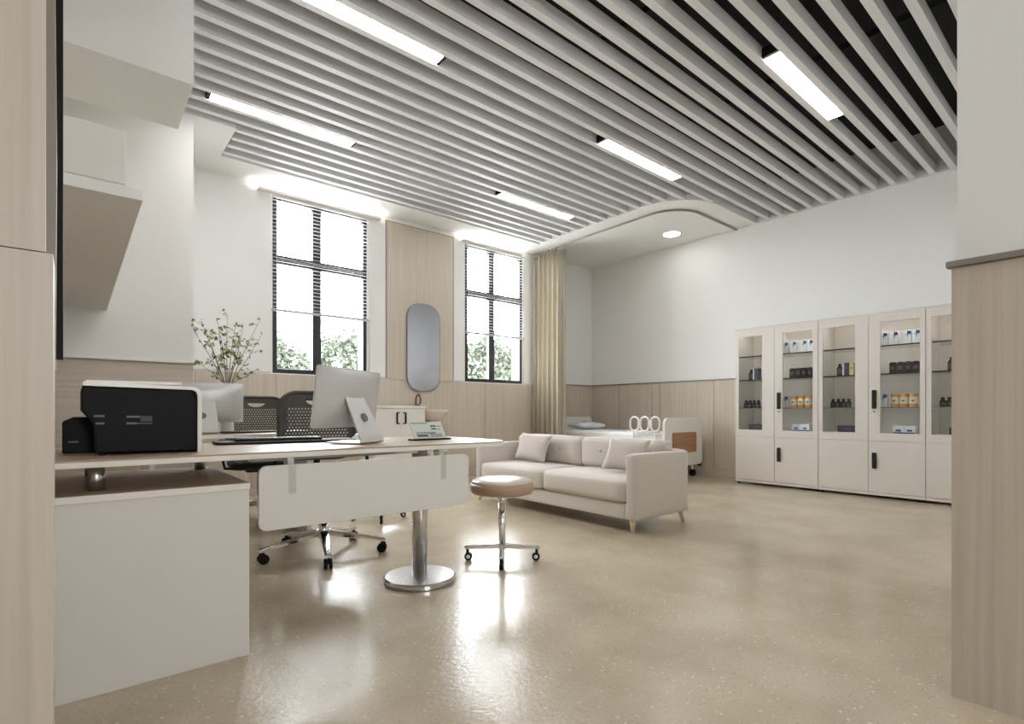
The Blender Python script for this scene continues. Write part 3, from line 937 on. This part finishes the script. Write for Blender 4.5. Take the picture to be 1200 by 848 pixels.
# ------------------------------------------------------------------ hospital bed in the alcove
bd = thing('hospital_bed', 'white hospital bed with brown footboard inset standing in the alcove', 'bed', (6.0, 4.05, 0))
fb = MB().prism(rrect(0.0, 0.18, 0.93, 0.84, 0.09, 7), 0.0, 0.04, 'y').build('footboard', M['plastic'], bd, bevel=0.006)
MB().prism(rrect(0.17, 0.36, 0.76, 0.64, 0.03, 5), -0.006, -0.0005, 'y').build('inset', M['bedwood'], fb)
hb = MB().prism(rrect(0.0, 0.25, 0.93, 0.84, 0.09, 7), 2.09, 2.13, 'y').build('headboard', M['plastic'], bd, bevel=0.006)
MB().prism(rrect(0.68, 0.72, 0.80, 0.76, 0.018, 4), 2.084, 2.0895, 'y').build('hand_hole', M['dkgrey'], hb)
soft_box('mattress', M['linen'], bd, 0.03, 0.05, 0.42, 0.90, 2.08, 0.63, 0.04, 0.01)
B('frame', M['plastic'], bd, 0.05, 0.045, 0.33, 0.88, 2.085, 0.42)
for x in (0.10, 0.83):
    for yy in (0.10, 2.0):
        lg_ = MB().cyl((x, yy, 0.10), (x, yy, 0.33), 0.02, n=12).build('leg', M['steel'], bd)
        MB().cyl((x - 0.015, yy, 0.05), (x + 0.015, yy, 0.05), 0.05, n=18).build('caster', M['black'], lg_)
for x in (0.06, 0.87):
    MB().cyl((x, 0.02, 0.155), (x, 0.02, 0.182), 0.03, n=14).build('bumper', M['black'], bd)
rl = MB()
for k in range(3):
    a = 0.07 + k * 0.17
    rl.tube([(-0.012, p, q) for p, q in rrect(a, 0.66, a + 0.14, 0.85, 0.066, 6)], 0.014, 8, closed=True)
rl.tube([(-0.012, 0.06, 0.65), (-0.012, 0.60, 0.65)], 0.010, 8)
for a in (0.14, 0.5):
    rl.tube([(-0.012, a, 0.38), (-0.012, a, 0.65)], 0.010, 8)
rl.build('side_rail', M['plastic'], bd, smooth=True)
pl = thing('bed_pillow', 'pale blue-white pillow lying at the head of the hospital bed', 'pillow', (6.45, 5.84, 0.632))
o = throw_mesh('pillow_case', M['pillow'], pl, 0.30, 0.18, 0.055, pinch=0.05)
o.rotation_euler = (R(-90), 0, 0)
o.location = (0, -0.18, 0.066)

# ------------------------------------------------------------------ mirror, vanity, basin
mi = thing('wall_mirror', 'tall mirror with rounded ends hung on the wood panel between the windows', 'mirror', (3.38, YW - 0.022, 0))
MB().prism(rrect(0, 1.195, 0.515, 2.375, 0.20, 10), -0.022, -0.001, 'y').build('mirror_frame', M['trim'], mi)
MB().prism(rrect(0.010, 1.205, 0.505, 2.365, 0.192, 10), -0.026, -0.0225, 'y').build('mirror_glass', M['mirror'], mi)

vn = thing('low_cabinet', 'white low cabinet with two black handles beside the basin', 'cabinet', (2.72, 5.80, 0))
B('body', M['white'], vn, 0, 0, 0.0, 0.68, 0.44, 0.962)
B('top', M['white'], vn, -0.01, -0.02, 0.9625, 0.69, 0.445, 0.995, bevel=0.003)
for k in range(2):
    dr = B('door', M['white'], vn, 0.004 + k * 0.337, -0.018, 0.50, 0.339 + k * 0.337, -0.0005, 0.955, bevel=0.002)
    x = 0.300 if k == 0 else 0.385
    s_ = 1 if k == 0 else -1
    MB().tube([(x - 0.015 * s_ + 0.03 * s_, -0.019, 0.91), (x - 0.015 * s_, -0.03, 0.91), (x - 0.015 * s_, -0.03, 0.78), (x - 0.015 * s_ + 0.03 * s_, -0.019, 0.78)], 0.010, 8).build('handle', M['black'], dr)
    B('drawer', M['white'], vn, 0.004 + k * 0.337, -0.018, 0.03, 0.339 + k * 0.337, -0.0005, 0.495, bevel=0.002)

ba = thing('wash_basin', 'beige pedestal wash basin under the mirror', 'basin', (3.63, 6.02, 0))
def sqlathe(prof, n=32):
    s = MB(); vs = []; fs = []
    for a, b, z in prof:
        for j in range(n):
            t = 2 * PI * j / n
            c, q = math.cos(t), math.sin(t)
            vs.append((a * math.copysign(abs(c) ** 0.6, c), b * math.copysign(abs(q) ** 0.6, q), z))
    for i in range(len(prof) - 1):
        for j in range(n):
            fs.append((i * n + j, i * n + (j + 1) % n, (i + 1) * n + (j + 1) % n, (i + 1) * n + j))
    fs.append(tuple(range(n - 1, -1, -1))); fs.append(tuple((len(prof) - 1) * n + j for j in range(n)))
    return s.add(vs, fs)
sqlathe([(0.06, 0.07, 0.80), (0.13, 0.15, 0.85), (0.19, 0.20, 0.92), (0.20, 0.21, 0.948), (0.17, 0.18, 0.948), (0.13, 0.14, 0.89), (0.02, 0.02, 0.87)]).build('bowl', M['basin'], ba, smooth=True)
sqlathe([(0.09, 0.10, 0.0), (0.07, 0.08, 0.1), (0.06, 0.07, 0.799)]).build('pedestal', M['basin'], ba, smooth=True)
MB().tube([(-0.15, 0.14, 0.945), (-0.15, 0.14, 1.08)] + [(-0.15, 0.14 - 0.06 + 0.06 * math.cos(R(a)), 1.08 + 0.065 * math.sin(R(a))) for a in range(20, 181, 20)] + [(-0.15, 0.02, 1.03)], 0.012, 10).build('faucet', M['copper'], ba, smooth=True)
MB().cyl((-0.15, 0.14, 0.99), (-0.10, 0.12, 1.03), 0.008, n=8).build('faucet_lever', M['copper'], ba)

# ------------------------------------------------------------------ medicine cabinets
CX = 6.59
CH = 1.965
def med_cabinet(y_hi, y_lo, wins, label):
    """front faces -X; y_hi is the left end as seen. local origin at (CX, y_lo, 0)"""
    t = thing('medicine_cabinet', label, 'cabinet', (CX, y_lo, 0), 0, 'glass-fronted medicine cabinets along the right wall')
    W = y_hi - y_lo
    Dp = XR - CX - 0.004
    s = MB()
    s.box(0.02, 0.001, 0.035, Dp, 0.018, CH).box(0.02, W - 0.018, 0.035, Dp, W - 0.001, CH)
    s.box(Dp - 0.012, 0.018, 0.035, Dp, W - 0.018, CH)
    s.build('carcass', M['cab_in'], t)
    B('top_board', M['cab'], t, -0.002, 0.0, CH, Dp, W, CH + 0.018, bevel=0.002)
    B('bottom_board', M['cab'], t, 0.0, 0.001, 0.03, Dp, W - 0.001, 0.06)
    B('inner_floor', M['cab_in'], t, 0.03, 0.018, 0.66, Dp - 0.012, W - 0.018, 0.685)
    B('added_strip_light', M['strip'], t, 0.045, 0.04, CH - 0.012, 0.065, W - 0.04, CH - 0.001)  # added light source that brightens the shelf contents
    for z in (0.97, 1.33, 1.63):
        sf_ = B('shelf', M['acrylic'], t, 0.046, 0.018, z - 0.008, Dp - 0.012, W - 0.018, z)
        B('shelf_edge', M['blackm'] if z > 1 else M['trim'], sf_, 0.036, 0.018, z - (0.014 if z > 1 else 0.009), 0.0455, W - 0.018, z)
    for k, (wa, wb) in enumerate(wins):   # wa > wb, world y of glass
        da, db = (W, W / 2) if k == 0 else (W / 2, 0.0)
        da -= 0.002; db += 0.002
        a, b = wa - y_lo, wb - y_lo
        s = MB()
        z0, z1, g0, g1 = 0.612, CH - 0.0005, 0.695, 1.875
        s.box(0, db, z0, 0.019, b, z1).box(0, a, z0, 0.019, da, z1).box(0, b, z0, 0.019, a, g0).box(0, b, g1, 0.019, a, z1)
        dr = s.build('upper_door', M['cab'], t)
        B('glass_pane', M['glass'], dr, 0.008, b, g0, 0.011, a, g1)
        dl_ = B('lower_door', M['cab'], t, 0, db, 0.064, 0.019, da, 0.609, bevel=0.002)
        if k == 1:
            yh = W / 2 - 0.055
            B('handle', M['blackm'], dr, -0.016, yh - 0.021, 0.955, -0.0005, yh + 0.021, 1.155, bevel=0.006)
            MB().cyl((-0.012, yh, 0.925), (-0.0005, yh, 0.925), 0.009, n=12).build('keyhole', M['steel'], dr)
            B('handle', M['blackm'], dl_, -0.016, yh - 0.021, 0.315, -0.0005, yh + 0.021, 0.485, bevel=0.006)
    for yy in (0.03, W - 0.03):
        for x in (0.04, Dp - 0.04):
            MB().cyl((x, yy, 0), (x, yy, 0.030), 0.018, n=12).build('foot', M['blackm'], t)
    return t
med_cabinet(3.39, 2.4015, [(3.345, 3.045), (2.80, 2.46)], 'leftmost glass-fronted medicine cabinet on the right wall, next to the alcove')
med_cabinet(2.400, 1.4065, [(2.355, 2.029), (1.795, 1.453)], 'middle glass-fronted medicine cabinet on the right wall')
med_cabinet(1.405, 0.415, [(1.360, 1.03), (0.80, 0.46)], 'rightmost medicine cabinet, cut off by the wood column')

XI = 6.72
doors = {1: 'first', 2: 'second', 3: 'third', 4: 'fourth', 5: 'fifth'}
ords = ['leftmost', 'second from left', 'third from left', 'fourth from left']
def place(builder, y, z, label, group, cache, x=XI, rz=0):
    if cache.get(builder):
        t = copy_tree(cache[builder])
    else:
        t = builder(); cache[builder] = t
    t.location = (x, y, z + 0.001); t.rotation_euler = (0, 0, rz)
    return tag(t, label, None, group)
def pack():
    t = thing('medicine_bottle', '', 'bottle')
    MB().prism(rrect(-0.035, 0, 0.035, 0.146, (0.004, 0.004, 0.02, 0.02), 4), -0.025, 0.025, 'x').build('bottle_body', M['packwhite'], t, bevel=0.004)
    MB().prism([(0.004, 0.138), (-0.030, 0.132), (-0.030, 0.102), (-0.006, 0.100), (0.004, 0.062)][::-1], -0.0265, -0.0252, 'x').build('blue_mark', M['blue'], t)
    MB().prism([(0.008, 0.10), (0.025, 0.10), (0.025, 0.104), (0.008, 0.104)], -0.0265, -0.0252, 'x').build('printed_line', M['label'], t)
    return t
def amber():
    t = thing('medicine_bottle', '', 'bottle')
    MB().prism(rrect(-0.031, 0, 0.031, 0.118, (0.003, 0.003, 0.018, 0.018), 4), -0.028, 0.028, 'x').build('bottle_body', M['amber'], t, bevel=0.004)
    B('label_band', M['label'], t, -0.0295, -0.018, 0.035, -0.0285, 0.018, 0.075)
    return t
def jar():
    t = thing('medicine_jar', '', 'jar')
    MB().lathe([(0.038, 0), (0.039, 0.004), (0.039, 0.136), (0.034, 0.142)], n=24).build('jar_body', M['orange'], t, smooth=True)
    MB().lathe([(0.0395, 0.035), (0.0396, 0.036), (0.0396, 0.105), (0.0395, 0.106)], n=24).build('label_band', M['cream'], t, smooth=True)
    B('printed_line', M['label'], t, -0.0405, -0.012, 0.060, -0.0398, 0.012, 0.075)
    return t
def flatbox():
    t = thing('carton', '', 'box')
    B('carton_body', M['packwhite'], t, -0.05, -0.048, 0, 0.05, 0.048, 0.088)
    B('blue_band', M['blue'], t, -0.0515, -0.048, 0.0, -0.0502, 0.048, 0.020)
    B('blue_mark', M['blue'], t, -0.0515, -0.022, 0.030, -0.0502, 0.022, 0.048)
    return t
def small_bottle():
    t = thing('medicine_bottle', '', 'bottle')
    MB().lathe([(0.0245, 0), (0.0255, 0.003), (0.0255, 0.060), (0.013, 0.074), (0.013, 0.076)], n=18).build('bottle_body', M['dkbottle'], t, smooth=True)
    MB().lathe([(0.016, 0.0765), (0.016, 0.096), (0.014, 0.098)], n=16).build('cap', M['black'], t)
    MB().lathe([(0.0258, 0.014), (0.026, 0.015), (0.026, 0.045), (0.0258, 0.046)], n=18).build('label_band', M['label'], t)
    return t
def tall_bottle():
    t = thing('medicine_bottle', '', 'bottle')
    MB().lathe([(0.030, 0), (0.033, 0.004), (0.033, 0.085), (0.016, 0.110), (0.015, 0.112)], n=20).build('bottle_body', M['dkbottle'], t, smooth=True)
    MB().lathe([(0.017, 0.1125), (0.017, 0.132), (0.015, 0.134)], n=16).build('cap', M['black'], t)
    MB().lathe([(0.0333, 0.018), (0.0335, 0.019), (0.0335, 0.078), (0.0333, 0.079)], n=20).build('label_band', M['label'], t)
    return t
def darkbox():
    t = thing('carton', '', 'box')
    B('carton_body', M['purple'], t, -0.05, -0.085, 0, 0.05, 0.085, 0.08)
    B('printed_line', M['label'], t, -0.0515, -0.06, 0.035, -0.0502, 0.02, 0.05)
    return t
def upright(m_, w_, h_):
    def f():
        t = thing('carton', '', 'box')
        B('carton_body', m_, t, -0.04, -w_ / 2, 0, 0.04, w_ / 2, h_)
        B('printed_line', M['label'], t, -0.0415, -w_ / 2 + 0.006, h_ * 0.55, -0.0402, w_ / 2 - 0.006, h_ * 0.62)
        return t
    return f
up_purple = upright(M['purple'], 0.05, 0.142)
up_yellow = upright(M['yellow'], 0.04, 0.138)
up_white = upright(M['packwhite'], 0.016, 0.14)
cache = {}
for d, y_a in ((2, 2.81), (4, 1.79)):
    D_ = doors[d]
    for i, dy in enumerate((0.0, -0.095, -0.21, -0.284)):
        place(pack, y_a + dy + 0.0, 1.63, 'white blue-marked bottle, %s on top shelf, %s glass door' % (ords[i], D_), 'white bottles on the top shelves', cache)
    for i in range(4):
        place(amber, y_a - 0.08 - i * 0.066, 1.33, 'dark square bottle, %s in the row behind the %s glass door' % (ords[i], D_), 'dark square bottles in rows', cache)
    place(pack, y_a + 0.003, 0.97, 'white bottle left of the orange jars behind the %s glass door' % D_, 'single white bottles beside orange jars', cache)
    for i in range(3):
        place(jar, y_a - 0.095 - i * 0.081, 0.97, 'orange jar with cream label, %s behind the %s glass door' % (ords[i], D_), 'orange jars on the lower shelves', cache)
    for i in range(2):
        place(flatbox, y_a - 0.135 - i * 0.098, 0.685, 'white and blue carton, %s of two on the bottom behind the %s glass door' % (['left', 'right'][i], D_), 'white and blue cartons on the cabinet bottoms', cache)
for d, y_a in ((1, 3.24), (3, 2.22), (5, 1.225)):
    D_ = doors[d]
    place(tall_bottle, y_a, 1.33, 'tall dark round bottle on the middle shelf behind the %s glass door' % D_, 'tall dark round bottles', cache)
    place(up_white, y_a - 0.045, 1.33, 'narrow white carton beside the tall bottle behind the %s glass door' % D_, 'narrow white cartons', cache)
    place(up_purple, y_a - 0.080, 1.33, 'upright dark purple carton on the middle shelf behind the %s glass door' % D_, 'upright purple cartons', cache)
    if d == 3:
        place(up_yellow, y_a - 0.127, 1.33, 'upright yellow carton on the middle shelf behind the third glass door', 'upright yellow cartons', cache)
    for i in range(4):
        place(small_bottle, y_a + 0.070 - i * 0.053, 0.97, 'small dark bottle, %s in four, behind %s glass door' % (ords[i], D_), 'small dark bottles in fours', cache)
    place(darkbox, y_a - 0.075, 0.685, 'flat dark carton on the cabinet bottom behind the %s glass door' % D_, 'flat dark cartons', cache)

# ------------------------------------------------------------------ outside
struct(B('ground_outside', M['ground'], None, -20, YW + 0.3, -0.3, 60, 70, -0.2))
def tree(label, loc, h, first={}):
    key = 'a'
    if key in first:
        t = copy_tree(first[key]); tag(t, label); t.location = loc; t.scale = (h / 4, h / 4, h / 4); t.rotation_euler = (0, 0, loc[0] * 1.3); return t
    t = thing('tree', label, 'tree', loc, 0, 'trees outside the windows')
    t.scale = (h / 4, h / 4, h / 4)
    MB().tube([(0, 0, 0), (0.05, 0, 1.0), (0.0, 0.05, 2.2)], [0.12, 0.09, 0.05], 8).build('trunk', M['bark'], t)
    r_ = random.Random(5)
    s = MB()
    for k in range(5000):
        a, b = r_.uniform(0, 2 * PI), math.acos(r_.uniform(-1, 1))
        rr = r_.uniform(0.45, 1.0) ** 0.5
        lump = 1 + 0.22 * math.sin(3 * a) * math.sin(4 * b) + 0.12 * math.sin(7 * a + 2 * b)
        p = Vector((1.5 * rr * lump * math.sin(b) * math.cos(a), 1.5 * rr * lump * math.sin(b) * math.sin(a), 2.5 + 1.5 * rr * lump * math.cos(b)))
        ax = Vector((r_.uniform(-1, 1), r_.uniform(-1, 1), r_.uniform(-1, 1))).normalized()
        bx_ = ax.cross(Vector((r_.uniform(-1, 1), r_.uniform(-1, 1), r_.uniform(-1, 1)))).normalized()
        z = r_.uniform(0.07, 0.14)
        s.add([p - ax * z, p - bx_ * z * .6, p + ax * z, p + bx_ * z * .6], [(0, 1, 2, 3)])
    tag(s.build('crown', M['tree'], t), kind='stuff')
    first[key] = t
    return t
tree('pale hazy tree outside, at the left of the larger window', (6.0, 22, -0.2), 4.0)
tree('hazy green tree outside, at the right of the larger window', (9.8, 23.5, -0.2), 4.7)
tree('hazy tree outside, seen through the left half of the right window', (16.0, 21.5, -0.2), 4.9)
tree('hazy tree outside, seen through the right half of the right window', (20.6, 24.5, -0.2), 4.6)
